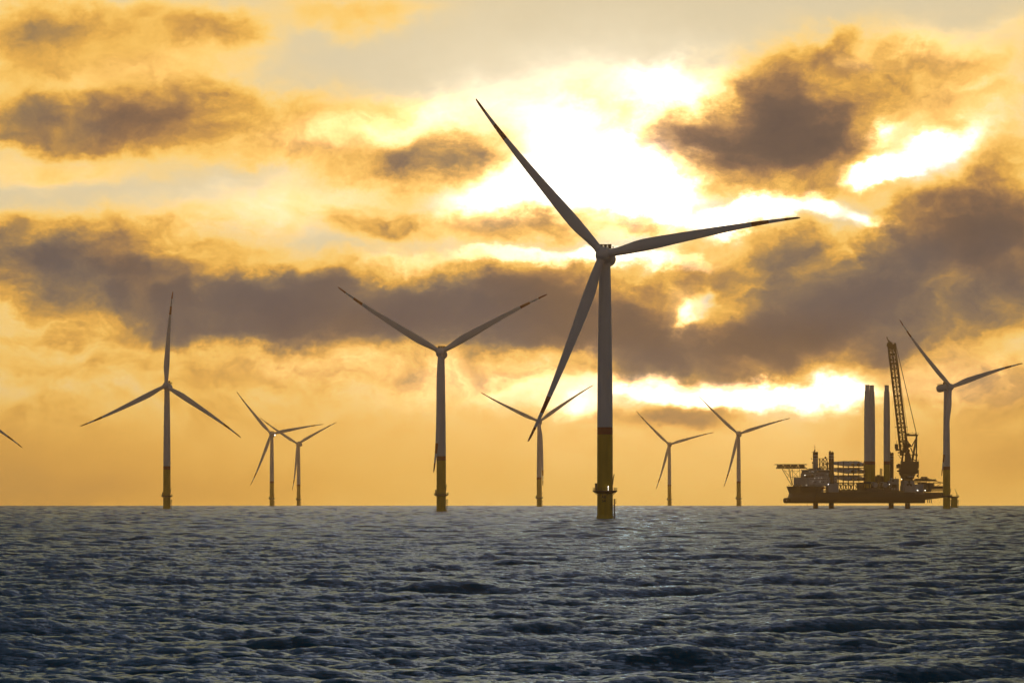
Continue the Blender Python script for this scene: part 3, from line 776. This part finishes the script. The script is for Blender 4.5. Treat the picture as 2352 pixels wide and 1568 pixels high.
t.obj('radar_mast', M_STEEL, house)
# lattice mast between the forward legs
t = MB()
u0, u1 = 31.0, 38.4
for u in (u0 + 0.4, 34.6, u1 - 0.3):
    for y in (-3, 3): t.tube((S(u, y), y, 33.6), (S(u, y), y, 43.2), 0.22, 5)
for z in (43.2, 38.2, 35.6):
    for y in (-3, 3): t.tube((S(u0, y), y, z), (S(u1, y), y, z), 0.2, 5)
    for u in (u0 + .4, 34.6, u1 - .3): t.tube((S(u, -3), -3, z), (S(u, 3), 3, z), 0.16, 4)
for a, b in ((u0 + .4, 34.6), (34.6, u1 - .3)):
    for y in (-3, 3):
        t.tube((S(a, y), y, 38.2), (S(b, y), y, 43.2), 0.15, 4); t.tube((S(b, y), y, 38.2), (S(a, y), y, 43.2), 0.15, 4)
        t.tube((S(a, y), y, 33.6), (S(b, y), y, 38.2), 0.15, 4); t.tube((S(b, y), y, 33.6), (S(a, y), y, 38.2), 0.15, 4)
t.box(S(36.2, 0), S(37.3, 0), -0.6, 0.6, 43.2, 44.9).box(S(31, 0), S(38.4, 0), -3.2, 3.2, 43.2, 43.5).box(S(30.6, 0), S(32, 0), -2, 2, 33.6, 35.3)
t.obj('lattice_mast', M_STEEL, ship)

# helideck over the bow
hc = (6.7, 0.0)
octo = lambda r: [(hc[0] + r * math.cos(PI / 8 + k * PI / 4), hc[1] + r * math.sin(PI / 8 + k * PI / 4)) for k in range(8)]
t = MB().prism(octo(14.0), 37.95, 38.4).prism(octo(14.6), 37.75, 37.9)
hd = t.obj('helideck', M_DECK, ship)
t = MB()
o1, o2 = octo(12.0), octo(11.2)
for k in range(8):
    p, q_, p2, q2 = o1[k], o1[(k + 1) % 8], o2[k], o2[(k + 1) % 8]
    t.tube((*p2, 34.9), (*q2, 34.9), 0.42, 5)
    for i in range(4):
        f0, f1 = i / 4, (i + 1) / 4
        la = lambda a, b, f: (a[0] + (b[0] - a[0]) * f, a[1] + (b[1] - a[1]) * f)
        t.tube((*la(p2, q2, f0), 34.9), (*la(p, q_, (f0 + f1) / 2), 37.8), 0.3, 4)
        t.tube((*la(p, q_, (f0 + f1) / 2), 37.8), (*la(p2, q2, f1), 34.9), 0.3, 4)
for y in (-7, 0, 7):
    t.tube((-4, y, 34.9), (17.4, y, 34.9), 0.42, 5)
    for i in range(6): t.tube((-4 + 3.5 * i, y, 34.9), (-2.2 + 3.5 * i, y, 37.8), 0.28, 4); t.tube((-2.2 + 3.5 * i, y, 37.8), (-0.5 + 3.5 * i, y, 34.9), 0.28, 4)
def hp(x2, y): return (x2 - 230) * 0.0466, (1360 - y) * 0.0466
def strut(a, b, y0, y1, r=0.2):
    (ua, za), (ub, zb) = hp(*a), hp(*b)
    t.tube((S(ua, y0), y0, za), (S(ub, y1), y1, zb), r, 5)
strut((195, 615), (380, 930), -3, -2.5, .3); strut((335, 615), (390, 920), -6, -2.5, .26); strut((395, 615), (398, 925), -2, -2.5, .2)
strut((240, 640), (365, 775), 6, 2, .2); strut((370, 630), (500, 770), 0, -4, .2); strut((525, 620), (528, 775), -6, -6, .2)
strut((230, 660), (528, 660), -3, -5, .13); strut((290, 776), (500, 776), -2, -4, .14); strut((330, 620), (385, 900), 7, 3, .22)
strut((600, 560), (690, 640), -5, -6, .22); strut((620, 600), (700, 630), 4, 4, .3)
strut((398, 640), (300, 775), 3, -2, .13); strut((398, 780), (528, 640), -2, -6, .13)
t.obj('helideck_support', M_STEEL, hd)
t = MB()
for k in range(8):
    p, q_ = octo(14.6)[k], octo(14.6)[(k + 1) % 8]
    t.tube((*p, 37.8), (*q_, 37.8), 0.1, 4)
t.obj('safety_net', M_STEEL, hd)

# deck machinery house with two exhausts
t = MB().box(87.5, 92.6, -3, 5, 14.4, 24.5).box(87.5, 92.6, -3, 5, 24.5, 28.4, bev=0.5).box(88, 90, -2, 2, 28.4, 29.3)
ex = t.obj('machinery_house', M_DECK, ship)
for u in (85.0, 86.3):
    MB().tube((S(u, 0), 0, 28), (S(u, 0), 0, 34.6), 0.42, 10).tube((S(u, 0), 0, 34.3), (S(u, 0), 0, 34.7), 0.5, 10).obj('exhaust', M_STEEL, ex)
# seafastening grillage under the tower sections
t = MB()
t.box(68.3, 99, -18.9, 17, 14.4, 16.2)
for s0, y in ((S(72.6, -15.5), -15.5), (S(77.7, 1.0), 1.0), (93.3, -7.5)):
    t.box(s0 - 3.6, s0 + 3.6, y - 3.6, y + 3.6, 16.2, 18.0)
    for a in range(8):
        b = 2 * PI * a / 8
        t.tube((s0 + 4.6 * math.cos(b), y + 4.6 * math.sin(b), 16.2), (s0 + 3.0 * math.cos(b), y + 3.0 * math.sin(b), 23.4), 0.35, 5)
    t.lathe([(3.5, 21.5), (3.6, 23.3), (2.9, 23.4)], 24, c=(s0, y, 0), cap=False)
t.box(75.6, 84, -18.0, -11.3, 16.2, 17.6).box(85.4, 93, -18.0, -12, 16.2, 17.6)
for k in range(9): t.tube((76 + 2.7 * k, -17, 16.2), (76 + 2.7 * k, -17, 22.6 - (k % 3)), 0.3, 5); t.tube((76 + 2.7 * k, -17, 16.2), (78.5 + 2.7 * k, -17, 21.5), 0.22, 5)
t.tube((75.5, -17, 22.0), (87, -17, 22.0), 0.3, 5)
t.box(75.6, 86, 11.5, 17, 16.2, 22.5).box(84.5, 87.4, -6, 6, 16.2, 22.4)
t.obj('grillage', M_DECK, ship)
# aft house by the far leg
t = MB().box(94.6, 102.5, -13, -4, 14.4, 17.0).box(95.0, 102.5, -12.5, -4, 17.0, 26.0).box(92.8, 95.0, -12.4, -9, 21.5, 24.2)
t.box(96, 98, -10, -8, 26, 26.8).tube((100.4, -10, 26), (100.4, -10, 27.6), 0.3, 6)
ah = t.obj('aft_house', M_HOUSE, ship)
t = MB().box(95.6, 100.4, -12.56, -12.5, 18.4, 21.0).box(96.2, 97.6, -12.56, -12.5, 23.6, 24.8)
t.obj('house_opening', M_BLACK, ah)
# crane pedestal house with the company emblem
t = MB().box(104.9, 114.2, -19.4, -10, 14.4, 24.3, bev=0.3).box(114.2, 122.6, -19.2, -9, 14.4, 21.3, bev=0.3).box(103.6, 104.9, -18, -12, 14.4, 20)
cpn = t.obj('crane_house', M_HOUSE, ship)
t = MB()
for a in (95, 205, 325):
    ring = []
    ca, sa = math.cos(R(a)), math.sin(R(a))
    for i in range(18):
        b = 2 * PI * i / 18
        x, z = 1.45 + 1.45 * math.cos(b), 0.95 * math.sin(b) * (1 + 0.25 * math.cos(b))
        ring.append((x * ca - z * sa, x * sa + z * ca))
    n0 = len(t.v)
    t.v += [(x, 0, z) for x, z in ring]; t.f.append([n0 + i for i in range(18)]); t.mi.append(0)
t.obj('company_emblem', M_LOGO, cpn, None, tr(S(109.3, -19.43), -19.43, 21.5))
# crane
CU, CD = 107.9 * 1.0, 22.3
t = MB()
c0 = (S(107.9, -15.5), -15.5)
t.lathe([(4.6, 24.2), (4.6, 25.6), (5.8, 26.2), (6.0, 28.0), (6.9, 29.2), (7.0, 30.2)], 32, c=(c0[0], c0[1], 0))
def cbox(u0, u1, d0, d1, z0, z1):
    v = [W(u, d, z) for z in (z0, z1) for d in (d0, d1) for u in (u0, u1)]
    t.add(v, [(0, 2, 3, 1), (4, 5, 7, 6), (0, 1, 5, 4), (2, 6, 7, 3), (0, 4, 6, 2), (1, 3, 7, 5)])
cbox(100.9, 116.2, 15, 30, 30.2, 34.8); cbox(101.3, 117.2, 14.6, 30, 34.8, 38.6); cbox(102.3, 117.2, 15, 29, 38.6, 40.9)
cbox(98.4, 101.3, 17, 25, 35.0, 38.2); cbox(98.8, 100.9, 18, 22, 32.0, 33.2); cbox(99.4, 101.0, 18, 24, 38.2, 38.9)
cbox(116.2, 117.3, 17, 25, 30.6, 33.4); cbox(115.8, 117.0, 18, 23, 27.6, 29.4)
crane = t.obj('crane', M_CRANE, ship)
t = MB()
for z in (41.0, 39.2):
    for zz in (z + 0.6, z + 1.2):
        t.path([W(102.3, 14.8, zz), W(117.2, 14.8, zz)], 0.07, 4)
    for k in range(9): t.tube(W(102.3 + 1.86 * k, 14.8, z), W(102.3 + 1.86 * k, 14.8, z + 1.2), 0.07, 4)
for k in range(4): t.tube(W(116.8, 15 + 2 * k, 26.5), W(117.0, 15 + 2 * k, 34), 0.1, 4)
for zz in (27.4, 29.6, 33.5): t.tube(W(117.3, 15, zz), W(117.3, 24, zz), 0.09, 4)
t.obj('crane_walkway', M_STEEL, crane)
t = MB()
for k, (w_, h_) in enumerate(((0.35, 1.5), (0.9, 1.5), (0.9, 1.5), (0.9, 1.5), (0.35, 1.5))):
    u = 107.1 + k * 1.25
    v = [W(u, 16.2, 27.0), W(u + w_, 16.2, 27.0), W(u + w_, 16.2, 27.0 + h_), W(u, 16.2, 27.0 + h_)]
    t.add(v, [(0, 1, 2, 3)])
t.obj('crane_marking', M_LETTER, crane, 0)
# trunk, winches, A-frame
t = MB()
t.tube(W(108.6, 22, 40), W(107.9, 22, 47.5), 3.2, 12, r2=2.4).tube(W(107.9, 22, 47.5), W(107.4, 22, 52.5), 2.0, 12, r2=1.1)
t.obj('crane_trunk', M_CRANE, crane)
t = MB()
for d in (19, 25):
    t.tube(W(103.0, d, 40.8), W(106.6, d, 62.8), 0.75, 6, r2=0.55)
    t.tube(W(106.3, d, 48), W(106.2, d, 62.8), 0.62, 6)
    t.tube(W(111.8, d, 40.8), W(114.6, d, 56), 0.85, 6, r2=0.75); t.tube(W(114.6, d, 56), W(115.8, d, 62.8), 0.75, 6, r2=0.6)
    t.tube(W(115.4, d, 40.8), W(115.8, d, 62.8), 0.42, 5)
    t.tube(W(106.6, d, 60), W(111.4, d, 53.5), 0.3, 5); t.tube(W(111.4, d, 53.5), W(114.9, d, 60), 0.3, 5)
    t.tube(W(110.6, d, 53), W(113.0, d, 46.5), 0.26, 5); t.tube(W(112.6, d, 48.6), W(115.6, d, 46), 0.26, 5); t.tube(W(110.5, d, 46.4), W(115.4, d, 46.4), 0.26, 5)
    t.tube(W(112.2, d, 43.0), W(115.4, d, 41.4), 0.26, 5)
cb = lambda u0, u1, d0, d1, z0, z1: cbox(u0, u1, d0, d1, z0, z1)
cbox(105.4, 116.6, 18.3, 25.7, 62.6, 63.9); cbox(104.9, 117.6, 18.0, 26, 63.9, 64.15)
for u in (105.2, 108, 110.5, 113, 115, 117.4): t.tube(W(u, 18, 64.1), W(u, 18, 65.3), 0.09, 4)
t.tube(W(105.2, 18, 65.2), W(117.4, 18, 65.2), 0.07, 4).tube(W(112.1, 20, 64), W(112.1, 20, 66.6), 0.1, 4)
cbox(107.5, 109.5, 20, 24, 64.1, 64.9); cbox(114.4, 115.6, 20, 24, 64.1, 65.2)
t.obj('a_frame', M_CRANE, crane)
t = MB()
t.tube(W(108.6, 18.5, 54.4), W(108.6, 25.5, 54.4), 1.9, 14).tube(W(107.4, 19, 51.0), W(107.4, 25, 51.0), 1.5, 14).tube(W(115.6, 19, 46.3), W(115.6, 25, 46.3), 1.0, 10)
cbox(106.2, 109.8, 19, 25, 49.0, 51.0)
t.obj('winch', M_CRANE, crane)
t = MB()
cbox(96.7, 99.6, 17.5, 20.5, 51.6, 55.8); cbox(97.4, 100.4, 17.3, 20.7, 50.0, 51.6); cbox(99.4, 105.5, 17.5, 22, 47.9, 49.0)
t.tube(W(98.3, 19, 55.8), W(98.5, 19, 58.4), 0.14, 5).tube(W(97.0, 19, 53), W(103.4, 19, 49), 0.2, 5).tube(W(99.8, 19, 46.5), W(103.2, 19, 42), 0.25, 5)
t.obj('operator_cab', M_CRANE, crane)
# boom
bl_, bh_ = Vector(W(105.3, 21, 46.5)), Vector(W(94.0, 16, 140.0))
t = MB().truss(bl_, bh_, 6.3, 4.6, 24, 0.58, 0.32, up=W(0.25, 1, 0), taper=0.88)
bd = (bh_ - bl_)
for f, w_, th_ in ((0.255, 10.6, 0.5), (0.71, 7.2, 0.7), (0.84, 6.8, 0.9), (0.925, 7.0, 1.6)):
    c_ = bl_ + bd * f
    uc = c_.x * cp - c_.y * sp; dc = c_.x * sp + c_.y * cp
    cbox(uc - w_ / 2, uc + w_ / 2, dc - 2.9, dc + 2.9, c_.z - th_ / 2, c_.z + th_ / 2)
t.path([tuple(bl_ + bd * f + Vector((0.0, 0, 0))) for f in (0.02, 0.99)], 0.55, 6)
boom = t.obj('crane_boom', M_CRANE, crane)
t = MB()
cbox(89.6, 97.2, 13, 19, 139.6, 141.4); cbox(90.0, 94.6, 13.5, 18.5, 141.4, 143.0); cbox(95.6, 97.7, 13.5, 18.5, 140.6, 142.6)
cbox(90.8, 96.0, 13.4, 18.6, 137.4, 139.6)
t.tube(W(93.2, 16, 142.6), W(90.0, 16, 146.2), 0.8, 6, r2=0.5).tube(W(91.6, 16, 143), W(89.7, 16, 147.9), 0.32, 5).tube(W(94.6, 16, 142.6), W(91.0, 16, 145), 0.3, 5)
t.tube(W(90.0, 16, 146.5), W(90.9, 16, 147.6), 0.25, 5)
t.obj('boom_head', M_CRANE, crane)
t = MB()
for d0, d1 in ((14.5, 20), (16, 22), (17.5, 24)):
    t.tube(W(97.5, d0, 141.6), W(115.6, d1, 64.6), 0.19, 5)
    t.tube(W(97.3, d0, 140.8), W(108.4, d1, 64.4), 0.07, 4)
t.tube(W(97.4, 16, 140.5), W(106.5, 22, 55), 0.07, 4)
t.tube(W(90.4, 15, 139.6), W(98.5, 19, 49.5), 0.06, 4)
t.obj('luffing_rope', M_ROPE, crane)
# stern gear
t = MB()
def sb(x0, x1, y0, y1, a=-16, b=-6):
    u0, u1 = (x0 + 1430) * 0.0466, (x1 + 1430) * 0.0466
    t.box(S(u0, a), S(u1, a), a, b, (1360 - y1) * 0.0466, (1360 - y0) * 0.0466)
def stb(p, q_, r=0.22, y=-14):
    (ua, za), (ub, zb) = [((x + 1430) * 0.0466, (1360 - yy) * 0.0466) for x, yy in (p, q_)]
    t.tube((S(ua, y), y, za), (S(ub, y), y, zb), r, 5)
sb(1070, 1440, 826, 850); sb(1115, 1165, 800, 830); sb(1215, 1285, 790, 826); sb(1228, 1262, 764, 792); sb(1312, 1350, 806, 828); sb(1370, 1408, 812, 828)
sb(1110, 1240, 862, 884, -18, -8); sb(1290, 1385, 878, 945); sb(1165, 1248, 884, 1040, -17, -8); sb(1285, 1335, 940, 1050); sb(1340, 1640, 938, 994, -17, 6); sb(1400, 1640, 868, 884, -15, -12)
for p, q_ in (((1010, 830), (1080, 830)), ((1080, 820), (1130, 860)), ((1160, 770), (1150, 820)), ((1440, 845), (1640, 905)), ((1440, 940), (1520, 895)), ((1395, 890), (1400, 940)), ((1340, 1018), (1640, 1018)), ((1340, 1004), (1640, 1004)),
              ((1210, 800), (1200, 830)), ((1290, 790), (1310, 826)), ((1250, 884), (1285, 1000)), ((1285, 884), (1250, 1000)), ((1250, 940), (1285, 960)), ((1410, 812), (1420, 850)), ((1020, 800), (1020, 880)), ((1050, 810), (1050, 880)), ((1085, 800), (1085, 900)), ((1420, 800), (1420, 850)), ((1300, 850), (1300, 880)), ((1250, 850), (1262, 940))): stb(p, q_)
for k in range(15): stb((1345 + 20 * k, 994), (1345 + 20 * k, 1050), 0.16)
t.obj('stern_gear', M_STEEL, ship)
# lit work lamps; last three are bridge window reflections built as glowing balls
for x2, y, yy, r in ((612, 738, -16.2, 0.42), (795, 790, -17.2, 0.26), (868, 792, -17.2, 0.24), (925, 790, -17.2, 0.24), (760, 860, -17.2, 0.28), (895, 860, -17.2, 0.28), (633, 922, -17.2, 0.28), (1045, 907, -19.7, 0.4),
                  (892, 1010, -19.0, 0.36), (1030, 728, -15.9, 0.28), (2428, 808, -19.8, 0.40), (2730, 1018, -20.0, 0.6), (2875, 1018, -18.2, 0.55), (2197, 905, -19, 0.34), (700, 675, -17.9, 0.24), (745, 675, -17.9, 0.22), (775, 678, -17.9, 0.2)):
    u = (x2 - 230) * 0.0466
    MB().ball((S(u, yy), yy, (1360 - y) * 0.0466), (r * 0.6 if r > 0.3 else r * 0.42)).obj('work_lamp_and_glint', M_LAMP, ship)

# ---------------------------------------------------------------- cargo on the vessel
SM = tr(*gs) @ rz(PSI)
def on_ship(s0, y, z): return SM @ Vector((s0, y, z))
t = MB().lathe([(2.86, 0), (2.86, 5.3), (2.86, 20.1), (2.85, 23.1), (2.84, 50), (2.80, 60), (2.62, 72), (2.32, 83), (1.95, 83.3), (1.85, 88.4)], 40, mis=[2, 2, 1, 0, 0, 0, 0, 0, 0])
ME_SEC = t.mesh('shell', [M_WHITE, M_RED, M_YEL])
for s0, y, lab in ((S(72.6, -15.5), -15.5, 'upright white tower section, leftmost of the three standing on the vessel deck'),
                   (S(77.7, 1.0), 1.0, 'upright white tower section, middle one of the three on the vessel deck'),
                   (S(90.3, -7.5), -7.5, 'upright white tower section standing alone beside the crane')):
    r_ = thing('tower_section', lab, 'tower section', on_ship(s0, y, 18.0), PSI, 'tower sections on the vessel deck')
    place(ME_SEC, 'shell', r_)
    place(MB().lathe([(1.92, 87.9), (1.98, 88.0), (1.98, 88.5), (1.6, 88.52)], 32, cap=False).mesh('top_flange', M_STEEL), 'top_flange', r_)
# spare nacelles
t = MB().lathe([(2.45, 0), (2.62, 0.3), (2.62, 3.2), (2.4, 3.4), (2.3, 8.0), (1.9, 8.6)], 36, axis='y')
ME_SNAC = t.mesh('casing', M_HOUSE)
ME_SNACF = MB().lathe([(2.1, 0), (2.1, 0.12)], 36, axis='y').mesh('end_cover', M_LETTER)
ME_CRADLE = MB().box(-2.3, 2.3, 1, 8, -3.3, -2.2).box(-2.5, -1.5, 1.2, 7.8, -2.3, -1.2).box(1.5, 2.5, 1.2, 7.8, -2.3, -1.2).mesh('transport_frame', M_STEEL)
for u, lab in ((79.5, 'white round nacelle end on the vessel deck below the paired tower sections'), (88.4, 'white round nacelle end on the vessel deck below the single tower section')):
    y = -18.6
    r_ = thing('nacelle', lab, 'nacelle', on_ship(S(u, y), y, 20.6), PSI + 0.0, 'spare nacelles on the vessel deck')
    place(ME_SNAC, 'casing', r_, tr(0, 8.6, 0)); place(ME_SNACF, 'end_cover', r_, tr(0, 0.02, 0)); place(ME_CRADLE, 'transport_frame', r_)
# blade rack and the blades lying across the deck
t = MB()
ss = [48.5, 53.3, 58.1, 62.9, 67.6]
for y in (-17, -6, 6, 17):
    for s0 in ss: t.tube((s0, y, 14.4), (s0, y, 40.5), 0.30, 5)
    for z in (22.4, 28.6, 35.0): t.tube((ss[0], y, z), (ss[-1], y, z), 0.42, 5)
    for i in range(4):
        t.tube((ss[i], y, 15.0), (ss[i + 1], y, 22.4), 0.26, 5); t.tube((ss[i + 1], y, 15.0), (ss[i], y, 22.4), 0.26, 5)
        t.tube((ss[i] + 1.3, y, 15.0), (ss[i] + 2.6, y, 22.4), 0.2, 5)
for s0 in ss:
    for z in (22.4, 28.6, 35.0): t.tube((s0, -17, z), (s0, 17, z), 0.30, 5)
t.box(47.8, 68.2, -17.6, 17.6, 14.4, 16.4)
rk = thing('blade_rack', 'dark lattice rack on the vessel deck carrying three layers of turbine blades', 'rack', on_ship(0, 0, 14.4), PSI)
t.obj('rack_frame', M_STEEL, rk, 35, tr(0, 0, -14.4))
t = MB()
for k in range(10): t.tube((50 + 2.2 * k, -17.2, 40.2), (50 + 2.2 * k, -17.2, 41.2 - 0.03 * (k - 5) ** 2 * 0.4), 0.1, 4)
t.tube((50, -17.2, 40.7), (70, -17.2, 40.7), 0.08, 4)
t.obj('rack_railing', M_STEEL, rk, 35, tr(0, 0, -14.4))
rg2, _ = blade_rings(75.0, 28)
rg2 = [[(p[0] * 1.0, p[1] * 0.9, p[2] - 1.55) for p in r_] for r_ in rg2]
ME_SB = MB().loft(rg2, mis=mi_).mesh('shell', [M_BLADE, M_TIP], 50)
ME_ROOT = MB().lathe([(1.36, -0.06), (1.36, 0.5)], 28).mesh('root_plate', M_BLACK)
LAY = ('bottom', 'middle', 'top'); COL = ('left', 'middle', 'right')
for li, z in enumerate((25.6, 31.9, 38.0)):
    for ci, u in enumerate((58.9, 63.9, 68.8)):
        y = -25.0
        r_ = thing('turbine_blade', 'white turbine blade on the vessel rack, %s layer, %s of the three dark round roots' % (LAY[li], COL[ci]), 'turbine blade',
                   on_ship(S(u, y), y, z), PSI, 'turbine blades stacked on the vessel')
        r_.matrix_world = SM @ tr(S(u, y), y, z) @ rx(R(-90)) @ rz(R(84))
        place(ME_SB, 'shell', r_); place(ME_ROOT, 'root_plate', r_)
# ------------------------------------------------------------------ haze over the sea
def box_mesh(name, x0, x1, y0, y1, z0, z1):
    v = [(x, y, z) for z in (z0, z1) for y in (y0, y1) for x in (x0, x1)]
    f = [(0, 2, 3, 1), (4, 5, 7, 6), (0, 1, 5, 4), (2, 6, 7, 3), (0, 4, 6, 2), (1, 3, 7, 5)]
    me = bpy.data.meshes.new(name); me.from_pydata(v, [], f); me.update()
    return me
hz = bpy.data.objects.new('haze', box_mesh('haze', -15200, 15200, -15200, 15200, -20, 205))
C.objects.link(hz)
hz['kind'] = 'stuff'
hz['label'] = 'golden sea haze thinning the far turbines'
hm = bpy.data.materials.new('haze_air')
hm.use_nodes = True
hm.node_tree.nodes.clear()
pv = hm.node_tree.nodes.new('ShaderNodeVolumePrincipled')
ho = hm.node_tree.nodes.new('ShaderNodeOutputMaterial')
pv.inputs['Density'].default_value = 3.5e-5
pv.inputs['Color'].default_value = (1.0, 0.76, 0.40, 1)
pv.inputs['Anisotropy'].default_value = 0.92
pv.inputs['Density Attribute'].default_value = ''
hm.node_tree.links.new(pv.outputs[0], ho.inputs['Volume'])
hm.cycles.homogeneous_volume = True
hz.data.materials.append(hm)
